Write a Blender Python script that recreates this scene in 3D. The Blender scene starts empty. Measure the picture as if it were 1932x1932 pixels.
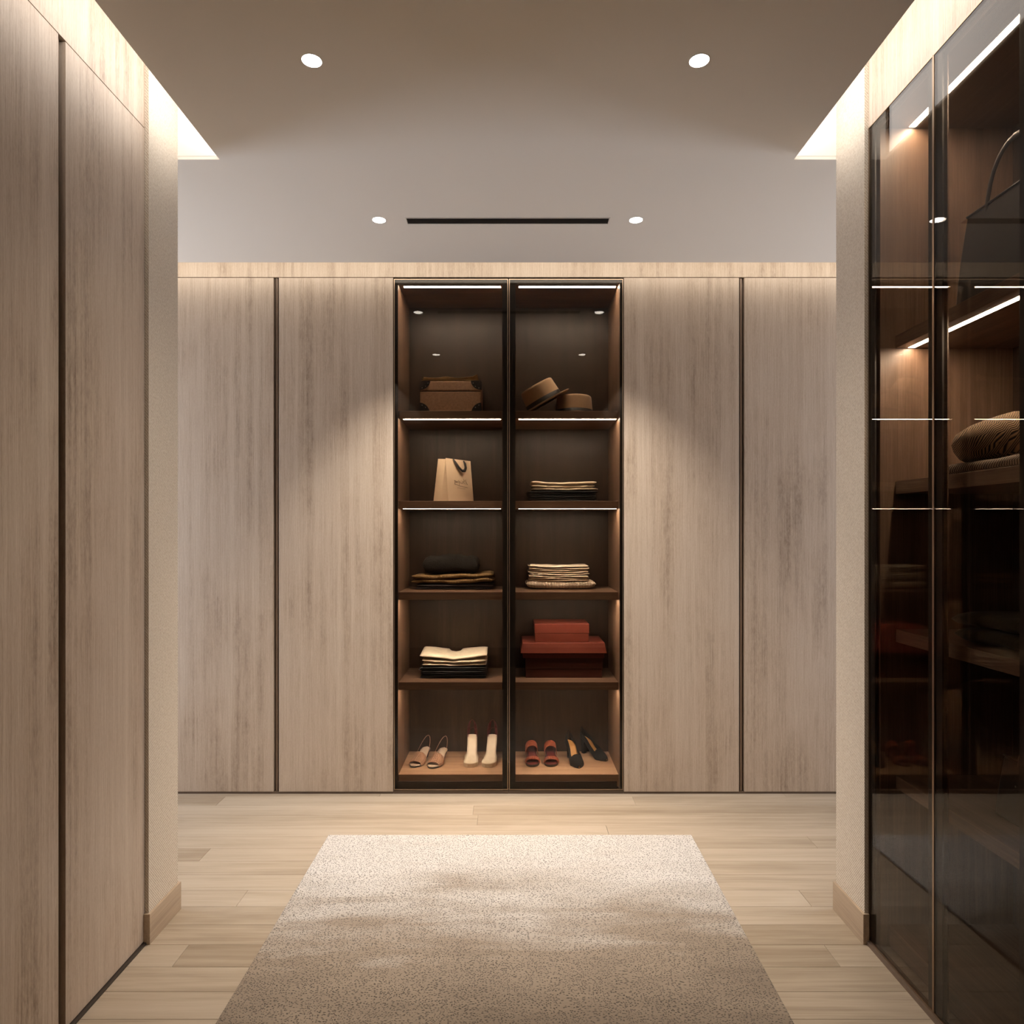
import bpy, math, random
from math import sin, cos, pi, radians
from mathutils import Vector, Matrix
random.seed(7)
S = bpy.context.scene
COL = S.collection

# ------------------------------------------------------------------ camera
EYE = 1.3585
cam_data = bpy.data.cameras.new('camera')
cam_data.sensor_width = 36.0
cam_data.lens = 36.0 * 1288.0 / 1932.0
cam_data.shift_x = 0.0005
cam_data.shift_y = 0.0197
cam_data.clip_start = 0.02
cam = bpy.data.objects.new('camera', cam_data)
cam.location = (0, 0, EYE)
cam.rotation_euler = (radians(90), 0, 0)
COL.objects.link(cam)
S.camera = cam

# ------------------------------------------------------------------ world, exposure
S.view_settings.view_transform = 'Standard'
S.view_settings.look = 'None'
S.view_settings.gamma = 1.0
S.view_settings.exposure = 0.4
S.view_settings.use_curve_mapping = False
W = bpy.data.worlds.new('sky')
S.world = W
W.use_nodes = True
wn = W.node_tree
wn.nodes['Background'].inputs[0].default_value = (0.82, 0.88, 1.0, 1)
wn.nodes['Background'].inputs[1].default_value = 4.3
S.cycles.max_bounces = 10
S.cycles.diffuse_bounces = 5
S.cycles.transparent_max_bounces = 24
S.cycles.sample_clamp_indirect = 6.0
S.cycles.caustics_reflective = False
S.cycles.caustics_refractive = False

WARM = (1.0, 0.89, 0.76)
WARM2 = (1.0, 0.75, 0.50)
P_FAR, P_NEAR = 116.0, 30.0    # downlights: farther pair, nearer pair
E_COVE = 3.3        # side cove strips
E_BACK = 6.5         # back cove strip
E_LED = 105.0         # shelf strips
E_DISC = 30.0

# daylight portals at the left window and the added right-end one of the cross passage
for px_, py_, w_, ang in ((-3.06, 2.99, 0.92, -90), (3.06, 2.99, 0.70, 90)):
    pl = bpy.data.lights.new('window_portal', 'AREA')
    pl.shape = 'RECTANGLE'
    pl.size = 2.3
    pl.size_y = w_
    pl.cycles.is_portal = True
    plo = bpy.data.objects.new('window_portal', pl)
    plo.location = (px_, py_, 1.25)
    plo.rotation_euler = (0, radians(ang), 0)
    COL.objects.link(plo)

# ------------------------------------------------------------------ main measures
XL, XR = -1.2114, 1.179          # cabinet faces of the corridor
PXL, PXR = -1.199, 1.1667        # pillar faces
PY0, PY1 = 2.256, 2.453          # pillar depth range
G = 3.542                        # face of the rear wardrobes
CEIL = 2.6975
TOPZ = 2.98

# ------------------------------------------------------------------ helpers
class MB:
    def __init__(s): s.v = []; s.f = []
    def add(s, vs, fs):
        o = len(s.v); s.v += [tuple(v) for v in vs]; s.f += [tuple(i + o for i in f) for f in fs]; return s
    def box(s, x0, x1, y0, y1, z0, z1):
        x0, x1 = sorted((x0, x1)); y0, y1 = sorted((y0, y1)); z0, z1 = sorted((z0, z1))
        return s.add([(x0,y0,z0),(x1,y0,z0),(x1,y1,z0),(x0,y1,z0),(x0,y0,z1),(x1,y0,z1),(x1,y1,z1),(x0,y1,z1)],
                     [(0,3,2,1),(4,5,6,7),(0,1,5,4),(1,2,6,5),(2,3,7,6),(3,0,4,7)])
    def grid(s, rows, closed_u=False, closed_v=False, caps=False):
        n = len(rows); m = len(rows[0]); vs = [p for r in rows for p in r]; fs = []
        for i in range(n if closed_v else n - 1):
            for j in range(m if closed_u else m - 1):
                a = i*m + j; b = i*m + (j+1) % m; c = ((i+1) % n)*m + (j+1) % m; d = ((i+1) % n)*m + j
                fs.append((a, b, c, d))
        if caps:
            fs.append(tuple(range(m))[::-1]); fs.append(tuple((n-1)*m + j for j in range(m)))
        return s.add(vs, fs)
    def lathe(s, prof, n=40, sx=1, sy=1, c=(0,0,0)):
        rows = [[(c[0]+r*sx*cos(2*pi*k/n), c[1]+r*sy*sin(2*pi*k/n), c[2]+z) for k in range(n)] for r, z in prof]
        return s.grid(rows, closed_u=True)
    def tube(s, pts, r, n=8, flat=None):
        pts = [Vector(p) for p in pts]; rows = []
        for i, p in enumerate(pts):
            t = (pts[min(i+1, len(pts)-1)] - pts[max(i-1, 0)]).normalized()
            a = t.cross(Vector((0, 0, 1)))
            if a.length < 1e-3: a = t.cross(Vector((1, 0, 0)))
            a.normalize(); b = t.cross(a)
            if flat: rr, rb = flat
            else: rr = rb = (r(i/(len(pts)-1)) if callable(r) else r)
            rows.append([p + a*rr*cos(2*pi*k/n) + b*rb*sin(2*pi*k/n) for k in range(n)])
        return s.grid(rows, closed_u=True, caps=True)

def obj(name, mb, mat, parent=None, smooth=False, bevel=0, sub=0, thick=0, label=None):
    """one mesh object; when the parent is an unrotated Empty made by thing(), vertices are given relative to it"""
    me = bpy.data.meshes.new(name)
    me.from_pydata(mb.v, [], mb.f); me.update()
    if mat: me.materials.append(mat)
    if smooth: me.polygons.foreach_set('use_smooth', [True]*len(me.polygons))
    o = bpy.data.objects.new(name, me); COL.objects.link(o)
    if parent: o.parent = parent
    if thick:
        m = o.modifiers.new('thickness', 'SOLIDIFY'); m.thickness = thick; m.offset = 0
    if bevel:
        m = o.modifiers.new('bevel', 'BEVEL'); m.width = bevel; m.segments = 2; m.limit_method = 'ANGLE'; m.angle_limit = radians(40)
    if sub:
        m = o.modifiers.new('smooth', 'SUBSURF'); m.levels = m.render_levels = sub
    if label: o['label'] = label
    return o

def wbox(name, mat, parent, x0, x1, y0, y1, z0, z1, bevel=0.0, base=None):
    """a box given in world measures, stored relative to the parent's base"""
    b = base or (tuple(parent_base(parent)) if parent else (0, 0, 0))
    return obj(name, MB().box(x0-b[0], x1-b[0], y0-b[1], y1-b[1], z0-b[2], z1-b[2]), mat, parent, bevel=bevel)

def parent_base(p):
    v = Vector((0, 0, 0))
    while p: v += p.location; p = p.parent
    return v

def tag(o, label, cat, group=None, kind=None):
    o['label'] = label; o['category'] = cat
    if group: o['group'] = group
    if kind: o['kind'] = kind
    return o

def thing(name, label, cat, loc=(0,0,0), rz=0, group=None):
    o = bpy.data.objects.new(name, None); COL.objects.link(o)
    o.empty_display_size = 0.05
    o.location = loc; o.rotation_euler = (0, 0, rz)
    return tag(o, label, cat, group)

def struct(name, mb, mat, parent=None, **k):
    o = obj(name, mb, mat, parent, **k)
    if parent is None:
        o['kind'] = 'structure'
    return o

# ------------------------------------------------------------------ materials
def newmat(name, rough=0.6, color=(0.5,0.5,0.5), spec=0.5, metal=0.0):
    m = bpy.data.materials.new(name); m.use_nodes = True
    b = m.node_tree.nodes['Principled BSDF']
    b.inputs['Base Color'].default_value = (*color, 1); b.inputs['Roughness'].default_value = rough
    b.inputs['Metallic'].default_value = metal
    b.inputs['Specular IOR Level'].default_value = spec
    return m, m.node_tree, b

def N(nt, t, **kw):
    n = nt.nodes.new(t)
    for k, v in kw.items():
        if k.startswith('_'): setattr(n, k[1:], v)
        else: n.inputs[k.replace('__', ' ')].default_value = v
    return n

def coords(nt, scale=(1,1,1), rnd=True, rot=(0,0,0)):
    tc = N(nt, 'ShaderNodeTexCoord'); mp = N(nt, 'ShaderNodeMapping'); mp.inputs['Scale'].default_value = scale
    mp.inputs['Rotation'].default_value = rot
    nt.links.new(tc.outputs['Object'], mp.inputs['Vector'])
    if rnd:
        oi = N(nt, 'ShaderNodeObjectInfo'); mu = N(nt, 'ShaderNodeMath', _operation='MULTIPLY'); mu.inputs[1].default_value = 37.0
        nt.links.new(oi.outputs['Random'], mu.inputs[0])
        cb = N(nt, 'ShaderNodeCombineXYZ')
        for a in 'XYZ': nt.links.new(mu.outputs[0], cb.inputs[a])
        nt.links.new(cb.outputs[0], mp.inputs['Location'])
    return mp.outputs[0]

def noise(nt, vec, scale=1, detail=4, rough=0.55, dist=0):
    n = N(nt, 'ShaderNodeTexNoise'); n.inputs['Scale'].default_value = scale; n.inputs['Detail'].default_value = detail
    n.inputs['Roughness'].default_value = rough; n.inputs['Distortion'].default_value = dist
    nt.links.new(vec, n.inputs['Vector']); return n.outputs['Fac']

def ramp(nt, fac, stops):
    r = N(nt, 'ShaderNodeValToRGB'); e = r.color_ramp.elements
    while len(e) < len(stops): e.new(0.5)
    for i, (p, c) in enumerate(stops):
        e[i].position = p; e[i].color = (*c, 1) if len(c) == 3 else c
    nt.links.new(fac, r.inputs['Fac']); return r.outputs['Color']

def math_(nt, op, a, b=None, clamp=False):
    m = N(nt, 'ShaderNodeMath', _operation=op); m.use_clamp = clamp
    for i, v in enumerate((a, b)):
        if v is None: continue
        if isinstance(v, (int, float)): m.inputs[i].default_value = v
        else: nt.links.new(v, m.inputs[i])
    return m.outputs[0]

def mixc(nt, fac, a, b, blend='MIX'):
    m = N(nt, 'ShaderNodeMix', _data_type='RGBA', _blend_type=blend)
    if isinstance(fac, (int, float)): m.inputs[0].default_value = fac
    else: nt.links.new(fac, m.inputs[0])
    for i, v in ((6, a), (7, b)):
        if isinstance(v, tuple): m.inputs[i].default_value = (*v, 1)
        else: nt.links.new(v, m.inputs[i])
    return m.outputs[2]

def bump(nt, b, h, strength=0.2, dist=0.001):
    n = N(nt, 'ShaderNodeBump'); n.inputs['Strength'].default_value = strength; n.inputs['Distance'].default_value = dist
    nt.links.new(h, n.inputs['Height']); nt.links.new(n.outputs[0], b.inputs['Normal'])

def grain(axis, fine, mid, blot, cols, name, rough=0.5, bs=0.25, blot_amt=0.5, fine_amt=0.45, mid_amt=0.9):
    """straight-grained veneer; the axis is the direction of the grain"""
    m, nt, b = newmat(name, rough)
    def sc(a, c):
        v = [a, a, a]; v['xyz'.index(axis)] = c; return tuple(v)
    f1 = noise(nt, coords(nt, sc(fine, fine*0.022)), 1, 3, 0.6)
    f2 = noise(nt, coords(nt, sc(mid, mid*0.02)), 1, 3, 0.5)
    f3 = noise(nt, coords(nt, sc(blot, blot*0.28)), 1, 4, 0.65, 0.6)
    f4 = noise(nt, coords(nt, sc(blot*0.22, blot*0.2)), 1, 2, 0.5)
    mot = math_(nt, 'MULTIPLY', math_(nt, 'SUBTRACT', f3, 0.5), math_(nt, 'MULTIPLY', f4, 2.2*blot_amt*2))
    t = math_(nt, 'ADD', math_(nt, 'MULTIPLY', math_(nt, 'SUBTRACT', f1, 0.5), fine_amt*2),
              math_(nt, 'MULTIPLY', math_(nt, 'SUBTRACT', f2, 0.5), mid_amt))
    t = math_(nt, 'ADD', math_(nt, 'ADD', t, mot), 0.5, True)
    c = ramp(nt, t, [(0.0, cols[0]), (0.5, cols[1]), (1.0, cols[2])])
    nt.links.new(c, b.inputs['Base Color'])
    bump(nt, b, f1, bs, 0.0006)
    return m

M = {}
def veneer():
    """straight fine grain in soft bands with darker mottled figure clustered inside some bands"""
    m, nt, b = newmat('taupe_veneer', 0.45)
    fine = noise(nt, coords(nt, (520, 520, 9)), 1, 3, 0.65)
    fine2 = noise(nt, coords(nt, (190, 190, 2.5)), 1, 3, 0.6)
    band = noise(nt, coords(nt, (26, 26, 0.35)), 1, 3, 0.6)
    mot = noise(nt, coords(nt, (85, 85, 26)), 1, 5, 0.75, 0.4)
    cloud = noise(nt, coords(nt, (5.5, 5.5, 1.7)), 1, 4, 0.62, 0.3)
    k1 = math_(nt, 'MULTIPLY', math_(nt, 'SUBTRACT', 0.72, band), 2.0, True)
    k2 = math_(nt, 'MULTIPLY', math_(nt, 'SUBTRACT', cloud, 0.40), 4.0, True)
    k3 = math_(nt, 'ADD', 0.25, math_(nt, 'MULTIPLY', math_(nt, 'SUBTRACT', mot, 0.36), 2.6, True))
    dark = math_(nt, 'MULTIPLY', math_(nt, 'MULTIPLY', k1, k2), k3)
    t = math_(nt, 'ADD', math_(nt, 'MULTIPLY', math_(nt, 'SUBTRACT', fine, 0.5), 0.8), math_(nt, 'MULTIPLY', math_(nt, 'SUBTRACT', fine2, 0.5), 0.5))
    t = math_(nt, 'ADD', t, math_(nt, 'MULTIPLY', math_(nt, 'SUBTRACT', band, 0.5), 0.5))
    spk = noise(nt, coords(nt, (330, 330, 70)), 1, 2, 0.6)
    t = math_(nt, 'ADD', t, math_(nt, 'MULTIPLY', math_(nt, 'SUBTRACT', spk, 0.5), 0.35))
    t = math_(nt, 'ADD', t, 0.66)
    t = math_(nt, 'SUBTRACT', t, math_(nt, 'MULTIPLY', dark, 0.66), True)
    c = ramp(nt, t, [(0.0, (0.205,0.145,0.104)), (0.5, (0.435,0.345,0.268)), (1.0, (0.62,0.53,0.44))])
    nt.links.new(c, b.inputs['Base Color'])
    bump(nt, b, fine, 0.15, 0.0006)
    return m
M['veneer'] = veneer()
M['veneer_edge'] = grain('z', 420, 30, 12, [(0.14,0.095,0.068), (0.24,0.17,0.125), (0.34,0.25,0.19)], 'brown_veneer_edge', 0.5, 0.2, 0.3)
M['walnut'] = grain('z', 300, 30, 12, [(0.014,0.008,0.0055), (0.036,0.0215,0.0145), (0.072,0.045,0.031)], 'walnut', 0.42, 0.2, 0.35)  # back panels: walnut copy darkened, their shade put into the colour
M['walnut_x'] = grain('x', 300, 30, 12, [(0.075,0.042,0.027), (0.155,0.095,0.064), (0.25,0.165,0.115)], 'walnut_along_x', 0.4, 0.2, 0.35)
M['walnut_y'] = grain('y', 300, 30, 12, [(0.075,0.042,0.027), (0.155,0.095,0.064), (0.25,0.165,0.115)], 'walnut_along_y', 0.4, 0.2, 0.35)
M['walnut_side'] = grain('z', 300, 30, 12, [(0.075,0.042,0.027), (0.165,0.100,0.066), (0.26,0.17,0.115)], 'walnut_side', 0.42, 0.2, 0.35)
M['lit_base_x'] = grain('x', 300, 30, 12, [(0.30,0.17,0.10), (0.52,0.33,0.21), (0.64,0.44,0.30)], 'lit_walnut_base', 0.4, 0.2, 0.35)  # walnut copy lightened for cabinet floors: lamplight put into the colour
M['skirt'] = grain('y', 220, 22, 8, [(0.27,0.20,0.14), (0.42,0.325,0.235), (0.53,0.42,0.31)], 'oak_skirting', 0.5, 0.15, 0.2)

def oak_plank():
    m, nt, b = newmat('pale_oak', 0.42)
    v1 = coords(nt, (5, 260, 260)); f1 = noise(nt, v1, 1, 3, 0.6)
    f2 = noise(nt, coords(nt, (0.9, 26, 26)), 1, 4, 0.6, 0.8)
    f3 = noise(nt, coords(nt, (2.2, 9, 9)), 1, 3, 0.5, 1.4)
    vo = N(nt, 'ShaderNodeTexVoronoi'); vo.inputs['Scale'].default_value = 1.0
    nt.links.new(coords(nt, (0.8, 4.2, 4.2)), vo.inputs['Vector'])
    knot = ramp(nt, vo.outputs['Distance'], [(0.0, (1,1,1)), (0.035, (0.7,0.7,0.7)), (0.075, (0,0,0))])
    t = math_(nt, 'ADD', math_(nt, 'MULTIPLY', math_(nt, 'SUBTRACT', f1, 0.5), 0.5),
              math_(nt, 'ADD', math_(nt, 'MULTIPLY', math_(nt, 'SUBTRACT', f2, 0.5), 0.85), math_(nt, 'MULTIPLY', math_(nt, 'SUBTRACT', f3, 0.5), 0.35)))
    oi = N(nt, 'ShaderNodeObjectInfo')
    t = math_(nt, 'ADD', t, math_(nt, 'MULTIPLY', math_(nt, 'SUBTRACT', oi.outputs['Random'], 0.5), 0.30))
    t = math_(nt, 'ADD', t, 0.55, True)
    c = ramp(nt, t, [(0.0, (0.19,0.135,0.09)), (0.35, (0.33,0.267,0.198)), (0.65, (0.435,0.365,0.285)), (1.0, (0.50,0.435,0.355))])
    c = mixc(nt, math_(nt, 'MULTIPLY', knot, 0.55), c, (0.16, 0.10, 0.06))
    nt.links.new(c, b.inputs['Base Color'])
    bump(nt, b, f1, 0.12, 0.0005)
    return m
M['oak'] = oak_plank()

def plaster():
    m, nt, b = newmat('white_plaster', 0.85, (0.88, 0.85, 0.80))
    bump(nt, b, noise(nt, coords(nt, (1,1,1), False), 60, 3), 0.05, 0.001)
    return m
M['paint'] = plaster()

def weave():
    m, nt, b = newmat('woven_wallcover', 0.85)
    tc = N(nt, 'ShaderNodeTexCoord'); sp = N(nt, 'ShaderNodeSeparateXYZ'); nt.links.new(tc.outputs['Object'], sp.inputs[0])
    u = math_(nt, 'ADD', sp.outputs['X'], sp.outputs['Y'])
    d = math_(nt, 'ADD', u, math_(nt, 'MULTIPLY', sp.outputs['Z'], 0.85))
    w1 = math_(nt, 'SINE', math_(nt, 'MULTIPLY', d, 2*pi/0.0085))
    w2 = math_(nt, 'SINE', math_(nt, 'MULTIPLY', math_(nt, 'SUBTRACT', u, math_(nt, 'MULTIPLY', sp.outputs['Z'], 0.5)), 2*pi/0.0042))
    n1 = noise(nt, coords(nt, (140,140,140), False), 1, 3, 0.7)
    h = math_(nt, 'ADD', math_(nt, 'ADD', math_(nt, 'MULTIPLY', w1, 0.3), math_(nt, 'MULTIPLY', w2, 0.15)), math_(nt, 'MULTIPLY', n1, 1.2))
    c = ramp(nt, math_(nt, 'MULTIPLY', math_(nt, 'ADD', h, 0.0), 0.8), [(0.0, (0.36,0.29,0.215)), (0.40, (0.60,0.52,0.425)), (0.8, (0.74,0.68,0.59))])
    nt.links.new(c, b.inputs['Base Color']); bump(nt, b, h, 0.35, 0.0012)
    return m
M['weave'] = weave()

def glass():
    m = bpy.data.materials.new('bronze_tinted_glass'); m.use_nodes = True; nt = m.node_tree; nt.nodes.clear()
    out = N(nt, 'ShaderNodeOutputMaterial'); mx = N(nt, 'ShaderNodeMixShader')
    tr = N(nt, 'ShaderNodeBsdfTransparent'); tr.inputs[0].default_value = (0.71, 0.672, 0.63, 1)
    gl = N(nt, 'ShaderNodeBsdfGlossy'); gl.inputs['Roughness'].default_value = 0.0; gl.inputs['Color'].default_value = (1, 1, 1, 1)
    ge = N(nt, 'ShaderNodeNewGeometry'); dp = N(nt, 'ShaderNodeVectorMath', _operation='DOT_PRODUCT')
    nt.links.new(ge.outputs['Incoming'], dp.inputs[0]); nt.links.new(ge.outputs['Normal'], dp.inputs[1])
    c = math_(nt, 'ABSOLUTE', dp.outputs['Value'])
    f = math_(nt, 'POWER', math_(nt, 'SUBTRACT', 1.0, c, True), 5.0)
    f = math_(nt, 'ADD', math_(nt, 'MULTIPLY', f, 0.99), 0.012, True)
    nt.links.new(f, mx.inputs[0]); nt.links.new(tr.outputs[0], mx.inputs[1]); nt.links.new(gl.outputs[0], mx.inputs[2])
    nt.links.new(mx.outputs[0], out.inputs[0])
    return m
M['glass'] = glass()

def simple(name, col, rough=0.6, spec=0.5, metal=0, var=0.0, vs=30, bs=0.0, bd=0.001, sheen=0.0):
    m, nt, b = newmat(name, rough, col, spec, metal)
    n1 = noise(nt, coords(nt), vs, 4, 0.6)
    if var:
        lo = tuple(c*(1-var) for c in col); hi = tuple(min(1, c*(1+var)) for c in col)
        nt.links.new(ramp(nt, n1, [(0.25, lo), (0.75, hi)]), b.inputs['Base Color'])
    if bs: bump(nt, b, n1, bs, bd)
    if sheen: b.inputs['Sheen Weight'].default_value = sheen
    return m
M['bronze'] = simple('bronze_profile', (0.42, 0.31, 0.22), 0.35, 0.5, 1.0)
M['border'] = simple('dark_lacquer_border', (0.016, 0.013, 0.012), 0.5, 0.4)
M['brown_border'] = simple('brown_lacquer_border', (0.045, 0.028, 0.022), 0.45, 0.4)
M['plinth'] = simple('dark_plinth', (0.040, 0.030, 0.024), 0.5)
M['plinth_brown'] = simple('brown_plinth', (0.13, 0.09, 0.065), 0.5)
M['black'] = simple('black_metal', (0.012, 0.011, 0.010), 0.6)
M['trim_white'] = simple('white_trim', (0.85, 0.84, 0.82), 0.5)
M['bounce_wall'] = simple('pale_bounce_wall', (0.62, 0.54, 0.46), 0.8)  # unseen walls, made pale to bounce light onto the near ceiling

def emit(name, col, strength):
    m = bpy.data.materials.new(name); m.use_nodes = True; nt = m.node_tree; nt.nodes.clear()
    e = N(nt, 'ShaderNodeEmission'); e.inputs[0].default_value = (*col, 1); e.inputs[1].default_value = strength
    o = N(nt, 'ShaderNodeOutputMaterial'); nt.links.new(e.outputs[0], o.inputs[0]); return m
M['led'] = emit('shelf_led', (1.0, 0.84, 0.66), E_LED)
M['cove_led'] = emit('cove_led', (1.0, 0.92, 0.85), E_COVE)
M['back_led'] = emit('rear_cove_led', (1.0, 0.88, 0.73), E_BACK)
M['lamp'] = emit('downlight_lens', (1.0, 0.93, 0.82), E_DISC)

# ------------------------------------------------------------------ room shell
# floor: sub-floor slab with separate oak planks running across the room
floor = struct('floor', MB().box(-3.2, 3.2, -1.1, 4.1, -0.08, -0.012), simple('sub_floor', (0.09, 0.065, 0.045), 0.9))
PW = 0.1145
PL = 2.09
mesh_cache = {}
def plank(x0, x1, y0):
    L = round(x1 - x0, 3)
    if L < 0.03: return
    if L not in mesh_cache:
        me = bpy.data.meshes.new('plank'); b = 0.0007; h = PW/2 - 0.0005; l = L/2 - 0.0005
        vs = [(-l,-h,-0.012),(l,-h,-0.012),(l,h,-0.012),(-l,h,-0.012),
              (-l,-h,-b),(l,-h,-b),(l,h,-b),(-l,h,-b),(-l+b,-h+b,0),(l-b,-h+b,0),(l-b,h-b,0),(-l+b,h-b,0)]
        fs = [(0,3,2,1),(8,9,10,11)]
        for i in range(4):
            j = (i+1) % 4; fs += [(i, j, j+4, i+4), (i+4, j+4, j+8, i+8)]
        me.from_pydata(vs, [], fs); me.materials.append(M['oak']); mesh_cache[L] = me
    o = bpy.data.objects.new('plank', mesh_cache[L]); COL.objects.link(o)
    o.parent = floor; o.location = ((x0+x1)/2, y0 + PW/2, 0)
known = {1: -1.0615, 10: -0.16, 8: 1.318, 12: 0.62, 5: -0.45, 3: 0.30, 4: -1.0, 0: -1.55, 2: 1.45}
for r in range(-16, 14):
    y0 = 2.0185 + PW*r
    wide = y0 > PY1 - 0.13
    lo, hi = (-3.05, 3.05) if wide else (-1.30, 1.26)
    x = known.get(r, random.uniform(-1.9, 0.2))
    while x > lo: x -= PL
    while x < hi:
        a, b_ = max(x, lo), min(x+PL, hi)
        if b_ > a: plank(a, b_, y0)
        x += PL

# ceiling: lower slab with open light coves along both sides and at the back, upper deck above
cb = MB()
CX0, CX1, CYB = -1.049, 1.0146, 3.389
cb.box(CX0, CX1, -1.0, PY1, CEIL, CEIL+0.012)
cb.box(-3.1, 3.1, PY1, CYB, CEIL, CEIL+0.012)
struct('ceiling', cb, M['paint'])
ub = MB(); ub.box(-3.2, 3.2, -1.1, 4.1, TOPZ, TOPZ+0.08)
ub.box(XL, CX0, PY1-0.001, PY1+0.03, CEIL+0.012, TOPZ); ub.box(CX1, XR, PY1-0.001, PY1+0.03, CEIL+0.012, TOPZ)
struct('ceiling', ub, M['paint'])
struct('trim_1', MB().box(-3.05, 3.05, G+0.0005, G+0.03, 2.682, TOPZ), M['veneer'])           # valance above the rear wardrobes
struct('trim_2', MB().box(XL-0.03, XL-0.0005, -0.95, PY0, 2.694, TOPZ), M['veneer'])
struct('trim_3', MB().box(XR+0.0005, XR+0.03, -0.95, PY0, 2.694, TOPZ), M['veneer'])

# walls
for nm, xf, s, xo in (('wall_left_pier', PXL, -1, -3.1), ('wall_right_pier', PXR, 1, 3.1)):
    side = 'left' if s < 0 else 'right'
    struct('wall_'+side, MB().box(xf, xo, PY0+0.0, PY1, 0, TOPZ), M['weave'])
    # skirting wrapping the pier end
    bb = MB(); t = 0.0085
    bb.box(xf - s*t, xf, PY0 - t, PY1 + t, 0, 0.10)
    bb.box(xf, xf + s*(0.0124 if s < 0 else 0.0123), PY0 - t, PY0, 0, 0.10)
    bb.box(xf, xo, PY1, PY1 + t, 0, 0.10)
    struct('baseboard_'+side, bb, M['skirt'], bevel=0.0012)
struct('wall_back', MB().box(-3.2, 3.2, 4.02, 4.1, 0, TOPZ), M['paint'])
struct('wall_front', MB().box(-1.85, 1.85, -1.0, -0.95, 0, TOPZ), M['bounce_wall'])
wl = MB()   # left end wall with a window opening
wl.box(-3.1, -3.0, PY1, 2.53, 0, TOPZ); wl.box(-3.1, -3.0, 3.45, 4.05, 0, TOPZ)
wl.box(-3.1, -3.0, 2.53, 3.45, 2.40, TOPZ); wl.box(-3.1, -3.0, 2.53, 3.45, 0, 0.10)
struct('wall_left', wl, M['paint'])
win = struct('window_1', MB().box(-3.09, -3.04, 2.53, 2.57, 0.10, 2.40).box(-3.09, -3.04, 3.41, 3.45, 0.10, 2.40)
             .box(-3.09, -3.04, 2.57, 3.41, 0.10, 0.14).box(-3.09, -3.04, 2.57, 3.41, 2.36, 2.40), M['trim_white'])
wr = MB()
wr.box(3.0, 3.1, PY1, 2.64, 0, TOPZ); wr.box(3.0, 3.1, 3.34, 4.05, 0, TOPZ); wr.box(3.0, 3.1, 2.64, 3.34, 2.40, TOPZ); wr.box(3.0, 3.1, 2.64, 3.34, 0, 0.10)
struct('wall_right', wr, M['paint'])
struct('added_window', MB().box(3.04, 3.09, 2.64, 2.68, 0.10, 2.40).box(3.04, 3.09, 3.30, 3.34, 0.10, 2.40)
       .box(3.04, 3.09, 2.68, 3.30, 0.10, 0.14).box(3.04, 3.09, 2.68, 3.30, 2.36, 2.40), M['trim_white'])  # unseen window, added to throw daylight on the left pier
struct('wall_left', MB().box(-1.85, -1.80, -1.0, PY0, 0, TOPZ), M['bounce_wall'])
struct('wall_right', MB().box(1.80, 1.85, -1.0, PY0, 0, TOPZ), M['bounce_wall'])

# cove light strips resting on the slab edge
def strip(name, label, mat, x0, x1, y0, y1, z0, z1, front):
    """upright luminous diffuser standing on the slab just inside the opening; front = side that shines"""
    t = thing(name, label, 'light strip', ((x0+x1)/2, (y0+y1)/2, z0))
    f = 0.004
    a = [x0, x1, y0, y1]
    if front == '-x': d, c = (x0, x0+f, y0, y1), (x0+f, x1, y0, y1)
    if front == '+x': d, c = (x1-f, x1, y0, y1), (x0, x1-f, y0, y1)
    if front == '+y': d, c = (x0, x1, y1-f, y1), (x0, x1, y0, y1-f)
    wbox('channel', M['trim_white'], t, *c, z0, z1)
    wbox('diffuser', mat, t, *d, z0+0.002, z1)
    return t
strip('cove_light', 'bright strip hidden in the ceiling cove above the left wardrobe', M['cove_led'], CX0+0.008, CX0+0.03, -0.9, PY1-0.01, CEIL+0.012, CEIL+0.26, '-x')
strip('cove_light', 'bright strip hidden in the ceiling cove above the right glass cabinet', M['cove_led'], CX1-0.03, CX1-0.008, -0.9, PY1-0.01, CEIL+0.012, CEIL+0.26, '+x')
strip('cove_light', 'warm strip hidden in the ceiling slot along the far wardrobe wall', M['back_led'], -2.95, 2.95, CYB-0.03, CYB-0.006, CEIL+0.012, CEIL+0.062, '+y')

# recessed downlights
names = {(-0.567, 1.938): 'nearer left', (0.533, 1.938): 'nearer right', (-0.568, 2.928): 'farther left', (0.534, 2.928): 'farther right'}
for (x, y), w in names.items():
    t = thing('ceiling_downlight', 'small round recessed ceiling spotlight, the %s of the four' % w, 'light', (x, y, CEIL), 0, 'recessed ceiling spotlights')
    obj('trim_ring', MB().lathe([(0.0275, 0.0), (0.0275, -0.0012), (0.0295, -0.0012), (0.0295, 0.0)], 40), M['trim_white'], t, smooth=False)
    obj('lamp_lens', MB().lathe([(0.0001, -0.0006), (0.0275, -0.0006)], 40), M['lamp'], t)
    ld = bpy.data.lights.new('downlight_lamp', 'SPOT'); ld.energy = P_FAR if y > 2.5 else P_NEAR; ld.color = WARM
    ld.spot_size = radians(86 if y > 2.5 else 68); ld.spot_blend = 1.0; ld.shadow_soft_size = 0.012
    lo = bpy.data.objects.new('downlight_lamp', ld); lo.location = (0, 0, -0.012); lo.parent = t; lo.rotation_euler = (radians(6), radians(-6 if x < 0 else 6), 0) if y > 2.5 else (radians(4), radians(-42 if x < 0 else 42), 0); COL.objects.link(lo)

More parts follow.
